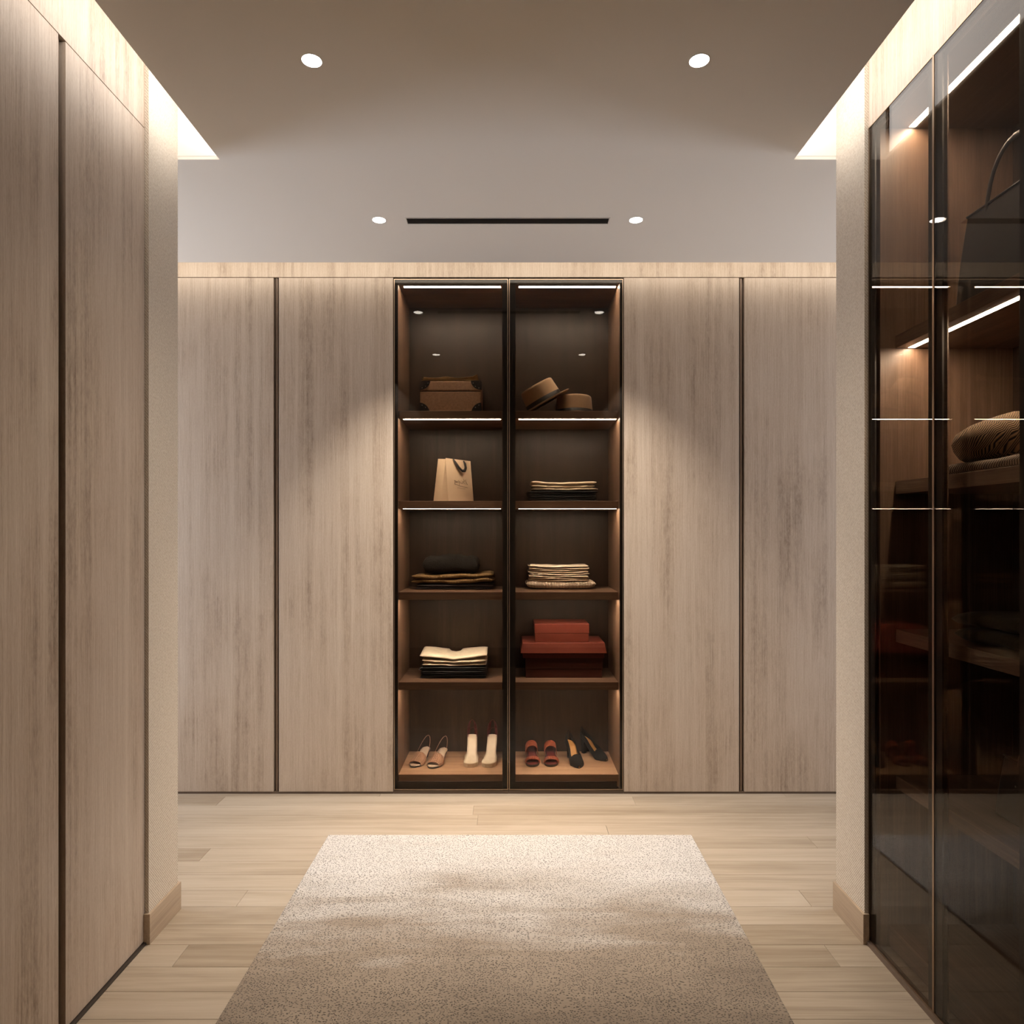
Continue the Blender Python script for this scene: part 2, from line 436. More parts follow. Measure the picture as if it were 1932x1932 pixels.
# air slot in the ceiling
t = thing('air_vent', 'long narrow black slot diffuser in the ceiling', 'vent', (-0.016, 2.933, CEIL))
obj('slot', MB().box(-0.432, 0.432, -0.0255, 0.0255, -0.0015, -0.0004), M['black'], t)
obj('frame', MB().box(-0.434, 0.434, -0.0285, -0.0255, -0.003, -0.0002).box(-0.434, 0.434, 0.0255, 0.0285, -0.003, -0.0002)
    .box(-0.4365, -0.434, -0.0285, 0.0285, -0.003, -0.0002).box(0.434, 0.4365, -0.0285, 0.0285, -0.003, -0.0002), M['paint'], t)
for k in (-0.012, 0.0, 0.012):
    obj('fin', MB().box(-0.430, 0.430, k-0.0012, k+0.0012, -0.0028, -0.0015), M['black'], t)

# ------------------------------------------------------------------ wardrobes with veneer doors
def door_mesh(x0, x1, y0, y1, z0, z1, base):
    return MB().box(x0-base[0], x1-base[0], y0-base[1], y1-base[1], z0-base[2], z1-base[2])

def wardrobe_back(x0, x1, label, group, gap_left, gap_right):
    """flat veneer door module on the far wall; gap_*: side with a finger-pull groove"""
    t = thing('wardrobe', label, 'wardrobe', ((x0+x1)/2, G+0.3, 0), 0, group)
    a = x0 + (0.014 if gap_left else 0.0015); b = x1 - (0.014 if gap_right else 0.0015)
    wbox('door', M['veneer'], t, a, b, G, G+0.022, 0.012, 2.6785, bevel=0.0012)
    wbox('carcass', M['veneer_edge'], t, x0+0.0005, x1-0.0005, G+0.030, 4.0, 0.012, 2.68)
    if gap_left: wbox('grip_strip', M['veneer_edge'], t, x0+0.0005, x0+0.005, G+0.012, G+0.030, 0.012, 2.6785)
    if gap_right: wbox('grip_strip', M['veneer_edge'], t, x1-0.005, x1-0.0005, G+0.010, G+0.030, 0.012, 2.6785)
    wbox('plinth', M['plinth_brown'], t, x0, x1, G+0.004, G+0.03, 0.0, 0.011)
    return t
grp = 'veneered wardrobes on the far wall'
wardrobe_back(-1.2210, -0.6125, 'tall taupe wood door left of the lit shelves, next to them', grp, True, False)
wardrobe_back(-1.8295, -1.2210, 'tall taupe wood door on the far wall beside the left pier', grp, False, True)
wardrobe_back(0.5815, 1.1950, 'tall taupe wood door right of the lit shelves, next to them', grp, False, True)
wardrobe_back(1.1950, 1.8085, 'tall taupe wood door on the far wall beside the right pier', grp, True, False)
wardrobe_back(-2.43, -1.8295, 'tall taupe wood door farthest left on the far wall', grp, False, True)
wardrobe_back(-2.998, -2.43, 'tall taupe wood door in the left end corner of the far wall', grp, True, False)
wardrobe_back(1.8085, 2.42, 'tall taupe wood door second from the right end of the far wall', grp, False, True)
wardrobe_back(2.42, 2.998, 'tall taupe wood door in the right end corner of the far wall', grp, True, False)

def wardrobe_side(y0, y1, label, near_groove, far_groove):
    t = thing('wardrobe', label, 'wardrobe', (XL-0.3, (y0+y1)/2, 0), 0, 'veneered wardrobes along the left side')
    a = y0 + (0.015 if near_groove else 0.001); b = y1 - (0.015 if far_groove else 0.0005)
    wbox('door', M['veneer'], t, XL-0.022, XL, a, b, 0.010, 2.691, bevel=0.001)
    wbox('carcass', M['veneer_edge'], t, XL-0.58, XL-0.044, y0+0.0005, y1-0.0005, 0.010, 2.692)
    if near_groove: wbox('grip_strip', M['veneer_edge'], t, XL-0.044, XL-0.012, y0+0.0005, y0+0.005, 0.010, 2.691)
    wbox('plinth', M['plinth'], t, XL-0.03, XL+0.009, y0, y1, 0.0, 0.0075)
    return t
wardrobe_side(1.840, PY0-0.001, 'tall taupe wood door at the left, ending at the woven pier', True, False)
wardrobe_side(1.235, 1.840, 'tall taupe wood door at the far left edge, nearest in view', False, True)
wardrobe_side(0.63, 1.235, 'tall taupe wood door on the left beside the viewer', True, False)
wardrobe_side(0.02, 0.63, 'tall taupe wood door on the left just behind the viewer', False, True)
wardrobe_side(-0.94, 0.02, 'broad taupe wood door at the near end of the left side', True, False)

# ------------------------------------------------------------------ glazed display cabinets
SH = [1.997, 1.523, 1.0434, 0.5693]      # shelf tops
FLZ = 0.084
ST = 0.041
def display_back(px0, px1, ix0, ix1, label):
    """glass-fronted unit of the far wall: pane px0..px1, inside ix0..ix1"""
    t = thing('display_cabinet', label, 'cabinet', ((px0+px1)/2, G+0.22, 0), 0, 'glass-fronted shelves on the far wall')
    yf, yb = G+0.012, 3.97
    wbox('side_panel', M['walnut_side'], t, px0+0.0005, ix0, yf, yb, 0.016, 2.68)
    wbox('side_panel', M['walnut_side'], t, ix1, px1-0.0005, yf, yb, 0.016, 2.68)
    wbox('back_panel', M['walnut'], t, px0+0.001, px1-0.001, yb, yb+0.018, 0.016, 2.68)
    tp = wbox('top_panel', M['walnut_x'], t, ix0, ix1, yf, yb, 2.662, 2.679)
    wbox('bottom_panel', M['lit_base_x'], t, ix0, ix1, yf+0.038, yb, 0.020, FLZ, bevel=0.001)
    def led(z, par, y0):
        b = parent_base(par)
        l = obj('led_strip', MB().box(ix0+0.022-b[0], ix1-0.010-b[0], y0-b[1], y0+0.020-b[1], z-0.0004-b[2], z+0.002-b[2]), M['led'], par)
    led(2.662, tp, 3.62)
    for z in SH:
        s = wbox('shelf', M['walnut_x'], t, ix0+0.0008, ix1-0.0008, 3.592, yb, z-ST, z, bevel=0.0012)
        led(z-ST, s, 3.603)
    d = bpy.data.objects.new('glass_door', None); d.parent = t; COL.objects.link(d)
    a, b = px0+0.0015, px1-0.0015
    z0, z1 = 0.022, 2.6715
    wbox('pane', M['glass'], d, a+0.004, b-0.004, G+0.0005, G+0.0045, z0+0.003, z1-0.003)
    base = parent_base(d)
    fr = MB()
    for (x0, x1, zz0, zz1) in ((a, a+0.003, z0, z1), (b-0.003, b, z0, z1), (a+0.003, b-0.003, z1-0.003, z1), (a+0.003, b-0.003, z0, z0+0.003)):
        fr.box(x0-base[0], x1-base[0], G-0.001-base[1], G+0.011-base[1], zz0, zz1)
    obj('frame', fr, M['bronze'], d)
    st = MB()
    for (x0, x1) in ((a+0.003, max(ix0-0.001, a+0.004)+0.005), (min(ix1+0.001, b-0.004)-0.0005, b-0.003)):
        st.box(x0-base[0], x1-base[0], G+0.005-base[1], G+0.010-base[1], z0+0.003, z1-0.003)
    obj('stile', st, M['border'], d)
    for (zz0, zz1) in ((z1-0.028, z1-0.003), (z0+0.003, z0+0.041)):
        obj('rail', MB().box(a+0.018-base[0], b-0.030-base[0], G+0.005-base[1], G+0.010-base[1], zz0, zz1), M['brown_border'], d)
    wbox('plinth', M['plinth_brown'], t, px0, px1, G+0.004, G+0.03, 0.0, 0.016)
    return t
display_back(-0.6110, -0.0165, -0.594, -0.0474, 'walnut shelving behind tinted glass, left half, with suitcase and bag')
display_back(-0.0137, 0.5800, 0.0167, 0.563, 'walnut shelving behind tinted glass, right half, with hats and red boxes')

def display_side(y0, y1, ym, label, leds=True):
    """glass-fronted unit on the right side of the corridor"""
    t = thing('display_cabinet', label, 'cabinet', (XR+0.24, (y0+y1)/2, 0), 0, 'glass-fronted shelves along the right side')
    xf, xb = XR+0.020, 1.63
    wbox('side_panel', M['walnut_side'], t, xf, xb, y1-0.036, y1-0.0008, 0.012, 2.69)
    wbox('side_panel', M['walnut_side'], t, xf, xb, y0+0.0008, y0+0.036, 0.012, 2.69)
    wbox('front_strip', M['walnut_y'], t, xf, xf+0.004, ym-0.030, ym+0.002, 0.012, 2.68)
    wbox('back_panel', M['walnut'], t, xb, xb+0.018, y0+0.001, y1-0.001, 0.012, 2.69)
    tp = wbox('top_panel', M['walnut_y'], t, xf, xb, y0+0.036, y1-0.036, 2.671, 2.69)
    wbox('bottom_panel', M['walnut_y'], t, xf+0.030, xb, y0+0.036, y1-0.036, 0.016, FLZ)
    def led(z, par, x0):
        b = parent_base(par)
        obj('led_strip', MB().box(x0-b[0], x0+0.020-b[0], y0+0.045-b[1], y1-0.045-b[1], z-0.0004-b[2], z+0.002-b[2]), M['led'], par)
    if leds: led(2.671, tp, 1.288)
    for z in SH:
        s = wbox('shelf', M['walnut_y'], t, 1.248, xb, y0+0.0365, y1-0.0365, z-ST, z, bevel=0.0012)
        if leds and z > 1.6: led(z-ST, s, 1.285)
    z0, z1 = 0.0135, 2.6925
    for (a, b) in ((y0+0.001, ym-0.001), (ym+0.001, y1-0.001)):
        d = bpy.data.objects.new('glass_door', None); d.parent = t; COL.objects.link(d)
        wbox('pane', M['glass'], d, XR+0.0005, XR+0.0045, a+0.003, b-0.003, z0+0.003, z1-0.003)
        base = parent_base(d); fr = MB(); st = MB()
        for (p, q, zz0, zz1) in ((a, a+0.0025, z0, z1), (b-0.0025, b, z0, z1), (a+0.0025, b-0.0025, z1-0.003, z1), (a+0.0025, b-0.0025, z0, z0+0.003)):
            fr.box(XR-0.001-base[0], XR+0.012-base[0], p-base[1], q-base[1], zz0, zz1)
        obj('frame', fr, M['bronze'], d)
        for (p, q) in ((a+0.003, a+0.030), (b-0.030, b-0.003)):
            st.box(XR+0.005-base[0], XR+0.010-base[0], p-base[1], q-base[1], z0+0.003, z1-0.003)
        obj('stile', st, M['border'], d)
    wbox('plinth', M['plinth_brown'], t, XR-0.009, XR+0.02, y0, y1, 0.0, 0.012)
    return t
display_side(1.560, PY0-0.0005, 1.908, 'tall dark glass-fronted wardrobe with lit shelves at the right')
display_side(0.864, 1.5595, 1.212, 'tall dark glass-fronted wardrobe on the right beside the viewer')
display_side(-0.94, 0.8635, -0.02, 'wide dark glass-fronted wardrobe on the right behind the viewer', leds=False)

# ------------------------------------------------------------------ rug
def rug_mat():
    m, nt, b = newmat('looped_wool_rug', 0.9)
    tc = coords(nt, (1, 1, 1), False)
    wv = N(nt, 'ShaderNodeTexNoise'); wv.inputs['Scale'].default_value = 7.0; nt.links.new(tc, wv.inputs['Vector'])
    mp = N(nt, 'ShaderNodeMapping'); mp.inputs['Scale'].default_value = (1.0, 1.35, 1); nt.links.new(tc, mp.inputs['Vector'])
    off = N(nt, 'ShaderNodeVectorMath', _operation='MULTIPLY_ADD'); off.inputs[1].default_value = (0.07, 0.07, 0)
    nt.links.new(wv.outputs['Color'], off.inputs[0]); nt.links.new(mp.outputs[0], off.inputs[2])
    vo = N(nt, 'ShaderNodeTexVoronoi'); vo.inputs['Scale'].default_value = 128.0; vo.inputs['Randomness'].default_value = 0.85
    nt.links.new(off.outputs[0], vo.inputs['Vector'])
    pit = ramp(nt, vo.outputs['Distance'], [(0.0, (0,0,0)), (0.22, (0.08,0.08,0.08)), (0.41, (1,1,1))])
    st = noise(nt, coords(nt, (1.3, 7.0, 1), False), 1, 5, 0.6, 0.5)
    pa = noise(nt, coords(nt, (1.6, 2.2, 1), False), 1.3, 3, 0.55)
    mm = math_(nt, 'ADD', math_(nt, 'MULTIPLY', st, 0.42), math_(nt, 'MULTIPLY', pa, 0.34))
    mm = math_(nt, 'ADD', mm, 0.185)
    # paler towards the far end: the daylight there is painted into the pile
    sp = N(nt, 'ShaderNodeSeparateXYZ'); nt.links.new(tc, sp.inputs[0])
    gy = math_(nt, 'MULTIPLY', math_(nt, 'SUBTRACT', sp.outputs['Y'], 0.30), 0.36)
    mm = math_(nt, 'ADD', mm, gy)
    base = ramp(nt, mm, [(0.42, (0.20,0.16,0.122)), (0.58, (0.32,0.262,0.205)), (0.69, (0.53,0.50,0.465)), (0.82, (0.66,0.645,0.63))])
    fib = noise(nt, coords(nt, (1,1,1), False), 900, 2)
    base = mixc(nt, math_(nt, 'MULTIPLY', fib, 0.35), base, (0.25, 0.2, 0.15))
    c = mixc(nt, pit, mixc(nt, 0.92, base, (0.035, 0.024, 0.018)), base)
    nt.links.new(c, b.inputs['Base Color'])
    bump(nt, b, math_(nt, 'ADD', pit, math_(nt, 'MULTIPLY', fib, 0.25)), 0.5, 0.004)
    b.inputs['Sheen Weight'].default_value = 0.2
    return m
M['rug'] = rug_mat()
rt = thing('rug', 'large pale beige rug with worn mottled pile on the oak floor', 'rug', (-0.02, 1.85, 0))
def rug_outline(z, e=0.0):
    return [(-0.812+0.02-e, 0.62-1.85-e, z), (0.752+0.02+e, 0.62-1.85-e, z), (0.803+0.02+e, 3.042-1.85+e, z), (-0.817+0.02-e, 3.042-1.85+e, z)]
def quad_prism(z0, z1, e0, e1):
    return MB().add(rug_outline(z0, e0) + rug_outline(z1, e1), [(0,3,2,1),(4,5,6,7),(0,1,5,4),(1,2,6,5),(2,3,7,6),(3,0,4,7)])
obj('backing', quad_prism(0.0005, 0.004, 0, 0), simple('rug_backing', (0.35, 0.27, 0.19), 0.9), rt)
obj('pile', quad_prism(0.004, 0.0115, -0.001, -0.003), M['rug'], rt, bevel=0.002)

# ------------------------------------------------------------------ small goods
def fabric(name, col, var=0.12, vs=40, bs=0.25, bd=0.0015, sheen=0.1, rough=0.85):
    return simple(name, col, rough, 0.3, 0, var, vs, bs, bd, sheen)
M['cream'] = fabric('cream_cotton', (0.74, 0.63, 0.48))
M['ivory'] = fabric('ivory_cotton', (0.80, 0.72, 0.58))
M['blackcloth'] = fabric('black_denim', (0.022, 0.026, 0.030), 0.3)
M['navy'] = fabric('charcoal_wool', (0.030, 0.026, 0.030), 0.3)
M['knit'] = fabric('fluffy_charcoal_knit', (0.010, 0.0085, 0.008), 0.7, 160, 1.0, 0.012, 0.0)
M['gold'] = fabric('golden_silk', (0.75, 0.52, 0.25), 0.2, 20, 0.1, 0.001, 0.0, 0.4)
M['felt'] = fabric('camel_felt', (0.62, 0.43, 0.26), 0.08, 60, 0.15, 0.001, 0.3)
M['ribbon'] = simple('black_ribbon', (0.012, 0.012, 0.013), 0.55)
M['paper'] = simple('cream_paper', (0.80, 0.64, 0.47), 0.6, 0.3)
M['ink'] = simple('brown_ink', (0.06, 0.03, 0.015), 0.6)
M['leather'] = simple('tan_leather', (0.46, 0.285, 0.18), 0.6, 0.3, 0, 0.22, 90, 0.3, 0.001)
M['blackleather'] = simple('black_leather', (0.020, 0.019, 0.019), 0.42, 0.5, 0, 0.2, 120, 0.2, 0.0008)
M['steel'] = simple('steel_rivet', (0.62, 0.60, 0.56), 0.3, 0.5, 1.0)
M['red'] = simple('rust_red_box', (0.125, 0.024, 0.014), 0.5, 0.4, 0, 0.12, 50, 0.1, 0.0005)
M['red2'] = simple('deep_red_box', (0.055, 0.013, 0.009), 0.5, 0.4, 0, 0.12, 50, 0.1, 0.0005)
M['nude'] = simple('nude_leather', (0.50, 0.29, 0.19), 0.45, 0.5, 0, 0.06, 50, 0.1, 0.0006)
M['nudesole'] = simple('pale_insole', (0.75, 0.62, 0.50), 0.5)
M['darkinsole'] = simple('dark_insole', (0.030, 0.022, 0.020), 0.6)
M['white'] = simple('white_leather', (0.80, 0.71, 0.57), 0.4, 0.5, 0, 0.05, 30, 0.1, 0.0006)
M['burgundy'] = simple('burgundy_leather', (0.13, 0.018, 0.018), 0.45)
M['rust'] = simple('rust_leather', (0.42, 0.10, 0.045), 0.45, 0.5, 0, 0.08, 60, 0.1, 0.0006)
M['taninsole'] = simple('tan_insole', (0.62, 0.32, 0.10), 0.5)
M['blacksuede'] = simple('black_suede', (0.014, 0.014, 0.016), 0.7, 0.3)

def stripes(name, c0, c1, period, axis='X', rough=0.85, bs=0.5, chev=False):
    m, nt, b = newmat(name, rough)
    tc = N(nt, 'ShaderNodeTexCoord'); sp = N(nt, 'ShaderNodeSeparateXYZ'); nt.links.new(tc.outputs['Object'], sp.inputs[0])
    u = sp.outputs[axis]
    if chev:
        w = math_(nt, 'PINGPONG', math_(nt, 'ADD', sp.outputs['Y' if axis == 'X' else 'X'], 5.0), 0.0075)
        u = math_(nt, 'ADD', math_(nt, 'ADD', u, w), math_(nt, 'MULTIPLY', sp.outputs['Z'], 0.8))
    s = math_(nt, 'SINE', math_(nt, 'MULTIPLY', u, 2*pi/period))
    s = math_(nt, 'ADD', math_(nt, 'MULTIPLY', s, 0.5), 0.5)
    nt.links.new(ramp(nt, s, [(0.25, c0), (0.7, c1)]), b.inputs['Base Color'])
    bump(nt, b, s, bs, 0.0015)
    return m
M['cord'] = stripes('olive_corduroy', (0.05, 0.03, 0.01), (0.26, 0.16, 0.055), 0.0075)
M['striped'] = stripes('striped_towel', (0.14, 0.09, 0.07), (0.80, 0.70, 0.56), 0.0085)
M['tweed'] = stripes('herringbone_tweed', (0.012, 0.008, 0.006), (0.26, 0.165, 0.085), 0.0068, 'Y', chev=True)
M['tweed2'] = stripes('zigzag_wool', (0.03, 0.022, 0.018), (0.24, 0.18, 0.13), 0.0095, 'Y', chev=True)

rn = random.Random(3)
def slab(mb, w, d, h, z, prof, seed=0, wob=0.003, nx=28, ns=18, dx=0, dy=0, along='x', tilt=0):
    """soft rounded fold: superellipse section in depth, swept along the width; prof(u) lifts it"""
    r = random.Random(seed); ph = [r.uniform(0, 6.28) for _ in range(8)]
    rows = []
    for i in range(nx+1):
        u = -1 + 2*i/nx
        e = (1 - abs(u)**14)**0.5 if abs(u) < 1 else 0.0
        e = max(e, 0.25)
        row = []
        for k in range(ns):
            a = 2*pi*k/ns
            ca, sa = cos(a), sin(a)
            yy = (abs(ca)**0.35)*(1 if ca > 0 else -1)*d/2*(0.985+0.015*e)
            zz = (abs(sa)**0.75)*(1 if sa > 0 else -1)*h/2*e
            yy += wob*sin(3*u+ph[0])*1.2 + wob*0.6*sin(9*u+ph[1])
            lift = prof(u, yy/d*2) + wob*0.7*sin(5*u+ph[2]+2.0*yy/d) + wob*0.35*sin(13*u+ph[3])
            zf = z + h/2 + zz + lift
            x = u*w/2 + wob*sin(ph[4]+6*yy/d)
            row.append((x+dx, yy+dy, zf) if along == 'x' else (yy+dy, x+dx, zf))
        rows.append(row)
    mb.grid(rows, closed_u=True, caps=True)

def garment(name, label, cat, mat, x, y, z, w, d, h, layers, prof=lambda u, v: 0, seed=1, rz=0, group=None, wob=0.003, along='x'):
    t_ = MB(); lh = h/layers
    r = random.Random(seed)
    for k in range(layers):
        slab(t_, w*(1 - 0.03*r.random()), d*(1-0.03*r.random()), lh*1.02, k*lh, lambda u, v: prof(u, v)*(0.3+0.7*(k+1)/layers), seed*7+k, wob,
             dx=r.uniform(-0.004, 0.004), dy=r.uniform(-0.003, 0.003), along=along)
    zmin = min(v[2] for v in t_.v)
    t_.v = [(a, b, c - zmin) for a, b, c in t_.v]
    o = obj(name, t_, mat, None, smooth=True)
    o.location = (x, y, z); o.rotation_euler = (0, 0, rz)
    tag(o, label, cat, group); return o

def px(xp, Y): return (xp-965)*Y/1288.0
flat = lambda u, v: 0
dip = lambda a: (lambda u, v: a*(abs(u)**1.3))
vdip = lambda a: (lambda u, v: a*abs(u)**0.9 + 0.010*(v+1)/2*(0 if abs(u) < .15 else 1))

# ---- upper right shelf 2 (z=1.523): folded trousers
yc = 3.82
z = 1.5231
xc = px(1064, 3.70)
g = 'folded clothes beside the paper bag shelf'
for k, (h, w, lb) in enumerate(((0.020, .375, 'bottom'), (0.017, .365, 'second from the bottom'), (0.017, .385, 'top black one'))):
    garment('folded_jeans', 'black folded trousers under cream shirts beside the paper bag, %s' % lb, 'clothes', M['blackcloth'], xc-0.002*k, yc, z, w, 0.24, h, 2, flat, 11+k, 0, g, 0.0012)
    z += h + 0.002
for k, (h, w, lb, a) in enumerate(((0.014, .360, 'lowest', 0.002), (0.016, .352, 'middle', 0.006), (0.018, .366, 'topmost', 0.010))):
    garment('folded_shirt', 'cream folded shirt on black trousers beside the paper bag, %s of three' % lb, 'clothes', M['cream'], xc+0.006-0.005*k, yc, z, w, 0.22, h, 1, dip(a), 21+k, 0, g, 0.0018)
    z += h*0.85 + 0.002
# ---- right shelf 3: striped towel and shirts
z = 1.0436; xc = px(1059, 3.75); yc = 3.852
g = 'folded linen on the right middle shelf'
garment('folded_towel', 'striped folded towel under the pile of ivory shirts', 'towel', M['striped'], xc, yc, z, .382, .22, .044, 1, dip(0.008), 31, 0, g, 0.001); z += .042
for k, lb in enumerate(('lowest', 'second from below', 'second from the top', 'topmost')):
    garment('folded_shirt', 'ivory folded shirt stacked on the striped towel, %s of four' % lb, 'clothes', M['ivory'] if k % 2 else M['cream'], px(1055, 3.75), yc, z, .332, .21, .021, 2, dip(0.006), 41+k, 0, g, 0.0016); z += .0218
# ---- left shelf 4
z = 0.5696; xc = px(856, 3.69); yc = 3.80
g = 'folded clothes on the lower left shelf'
for k, (w, lb) in enumerate(((.355, 'bottom'), (.362, 'middle'), (.372, 'upper'))):
    garment('folded_jeans', 'black folded trousers on the lower left shelf, %s of three' % lb, 'clothes', M['blackcloth'], xc-0.003*k, yc, z, w, .25, .0185, 2, flat, 51+k, 0, g, 0.0012); z += .0205
for k, (w, h, lb, a) in enumerate(((.350, .013, 'lowest', .004), (.352, .016, 'middle', .012), (.366, .018, 'topmost', .020))):
    garment('folded_shirt', 'cream folded shirt above black trousers on the lower left shelf, %s of three' % lb, 'clothes', M['ivory'], xc+0.002-0.004*k, yc, z, w, .23, h, 1, vdip(a), 61+k, 0, g, 0.0018); z += h*0.8+0.0035
# ---- left shelf 3
z = 1.0436; yc = 3.84
g = 'folded dark knitwear on the left middle shelf'
garment('folded_trousers', 'charcoal folded trousers lowest under olive corduroy on the left', 'clothes', M['navy'], px(859, 3.73), yc, z, .425, .22, .028, 2, flat, 71, 0, g, 0.001); z += .029
garment('folded_corduroy', 'olive brown folded corduroy garment with fine ribs', 'clothes', M['cord'], px(854, 3.73), yc, z, .452, .23, .050, 2, lambda u, v: 0.008*u*u+0.006*u, 72, 0, g, 0.004); z += .054
garment('folded_jumper', 'fluffy charcoal folded jumper on top of olive corduroy', 'clothes', M['knit'], px(851, 3.73), yc, z, .302, .20, .092, 1, lambda u, v: 0.004*cos(2*u)+0.002*sin(17*u+5*v)+0.0015*sin(31*u-9*v), 73, 0, g, 0.0065)

# ---- left shelf 1: suitcase with folded scarf
sx = px(850, 3.72)
t = thing('suitcase', 'small tan leather suitcase with black riveted corners on the top left shelf', 'suitcase', (sx, 3.83, 1.9972))
w, d = 0.333, 0.22
obj('body', MB().box(-w/2, w/2, -d/2, d/2, 0, .1280), M['leather'], t, bevel=0.004)
obj('lid', MB().box(-w/2-0.001, w/2+0.001, -d/2-0.001, d/2+0.001, .1310, .1850), M['leather'], t, bevel=0.006)
obj('seam', MB().box(-w/2+.003, w/2-.003, -d/2+.003, d/2-.003, .1275, .1315), M['darkinsole'], t)
def corner(sxn, top, sy):
    R = 0.058; x0 = sxn*(w/2+.0022); zz = .1862 if top else -.0
    dz = -1 if top else 1; m_ = MB(); RV = .86 if top else 1.15
    y_ = sy*(d/2+.0028); n = 10
    arc = [(x0 - sxn*R*sin(a), y_, zz + dz*R*RV*cos(a)) for a in [pi/2*k/n for k in range(n+1)]]
    arc2 = [(p[0], p[1] - sy*0.004, p[2]) for p in arc]
    c1, c2 = (x0, y_, zz), (x0, y_ - sy*0.004, zz)
    vs = [c1] + arc + [c2] + arc2; k = n+2
    fs = [(0, i, i+1) for i in range(1, n+1)] + [(k, k+i+1, k+i) for i in range(1, n+1)] + [(i, k+i, k+i+1, i+1) for i in range(1, n+1)]
    fs += [(0, k, k+1, 1), (0, n+1, k+n+1, k)]
    m_.add(vs, fs)
    m_.box(x0 - sxn*0.002, x0, y_, y_ - sy*R*0.9, zz, zz + dz*R*0.7)
    g_ = obj('corner_guard', m_, M['blackleather'], t)
    if sy < 0:
        for a in (0.30, 0.75, 1.25):
            q = 0.83
            rc = (x0 - sxn*R*q*sin(a), y_-0.0005, zz + dz*R*RV*q*cos(a))
            obj('rivet', MB().lathe([(0.0001, 0.0022), (0.0016, 0.0016), (0.0024, 0)], 10), M['steel'], g_).matrix_local = Matrix.Translation(rc) @ Matrix.Rotation(radians(90), 4, 'X')
for a in (-1, 1):
    for b_ in (False, True):
        for c_ in (-1, 1): corner(a, b_, c_)
mb = MB()
for k in range(3):
    slab(mb, .31-.01*k, .219, .0045, .0065*k, lambda u, v, k=k: 0.0030*sin(7*u+k*1.3)+(0.020*max(0, u-.7)/.3 if k == 1 else 0), 90+k, 0.001, nx=40)
zm = min(v[2] for v in mb.v); mb.v = [(a, b, c-zm) for a, b, c in mb.v]
o = obj('folded_scarf', mb, M['gold'], smooth=True); o.location = (sx-.004, 3.83, 1.9972+.1867)
tag(o, 'thin golden folded scarf lying on the leather suitcase', 'scarf')

# ---- right shelf 1: hats
def hat(label, loc, rot):
    t = thing('felt_hat', label, 'hat', loc, 0, 'camel felt hats'); t.rotation_euler = rot
    cr = [(0.103, 0.004), (0.102, 0.03), (0.099, 0.06), (0.0965, 0.085), (0.0955, 0.100), (0.0935, 0.108), (0.088, 0.112), (0.075, 0.1125), (0.05, 0.1095), (0.02, 0.1075), (0.0005, 0.107)]
    obj('crown', MB().lathe(cr, 48, 1, 1.12), M['felt'], t, smooth=True, thick=0.0015)
    br = [(0.101, 0.0045), (0.115, 0.0025), (0.132, 0.0025), (0.147, 0.005), (0.152, 0.0085), (0.1505, 0.0095), (0.146, 0.0065), (0.130, 0.0045), (0.101, 0.0065)]
    obj('brim', MB().lathe(br, 48, 1, 1.06), M['felt'], t, smooth=True)
    bd = [(0.1045, 0.005), (0.1045, 0.006), (0.1035, 0.034), (0.1025, 0.034)]
    obj('hat_band', MB().lathe(bd, 48, 1, 1.12), M['ribbon'], t, smooth=True, thick=0.001)
    return t
hat('camel felt hat lying flat on the top right shelf', (px(1081, 3.80)+0.006, 3.80, 1.9974), (0, 0, 0))
hat('camel felt hat tilted, leaning on the flat hat', (px(1032, 3.76)-0.008, 3.775, 2.068), (radians(5), radians(-29), 0))

# ---- left shelf 2: paper bag
B = [Vector((-.337, 3.645, 0)), Vector((-.212, 3.825, 0)), Vector((-.302, 3.895, 0)), Vector((-.427, 3.735, 0))]   # near, far-right, back, left corner
T = [Vector((-.3535, 3.665, .2335)), Vector((-.2300, 3.815, .232)), Vector((-.262, 3.845, .232)), Vector((-.398, 3.705, .2335))]
bc = Vector((-.32, 3.77, 0)); Lb = [v - bc for v in B]; Lt = [v - bc for v in T]
t = thing('paper_bag', 'cream paper carrier bag with black ribbon handle on the left shelf', 'bag', (bc.x, bc.y, 1.5232))
mb = MB()
def panel(mb, p00, p10, p01, p11, n=8, push=None):
    rows = []
    for j in range(n+1):
        v = j/n; rows.append([p00.lerp(p10, i/n).lerp(p01.lerp(p11, i/n), v) + (push(i/n, v) if push else Vector()) for i in range(n+1)])
    mb.grid(rows)
inn_l = (Lb[1]-Lb[0]).normalized()
panel(mb, Lb[0], Lb[1], Lt[0], Lt[1])
panel(mb, Lb[2], Lb[3], Lt[2], Lt[3])
gus = lambda sgn: (lambda u, v: inn_l*sgn*(0.034*v)*(1-abs(2*u-1)) )
panel(mb, Lb[3], Lb[0], Lt[3], Lt[0], 8, gus(1))
panel(mb, Lb[1], Lb[2], Lt[1], Lt[2], 8, gus(-1))
mb.add([tuple(v+Vector((0,0,.001))) for v in Lb], [(0,3,2,1)])
obj('bag_body', mb, M['paper'], t, thick=0.0012)
nrm = (Lb[1]-Lb[0]).cross(Vector((0,0,1))).normalized()
if nrm.y > 0: nrm = -nrm
def onface(u, v, off=0.0015): return Lb[0].lerp(Lb[1], u).lerp(Lt[0].lerp(Lt[1], u), v) + nrm*off
ctl = [(.28, 1.0), (.36, .90), (.46, .80), (.56, .735), (.66, .745), (.72, .82), (.72, .92), (.69, .985)]
mb = MB(); rows = []
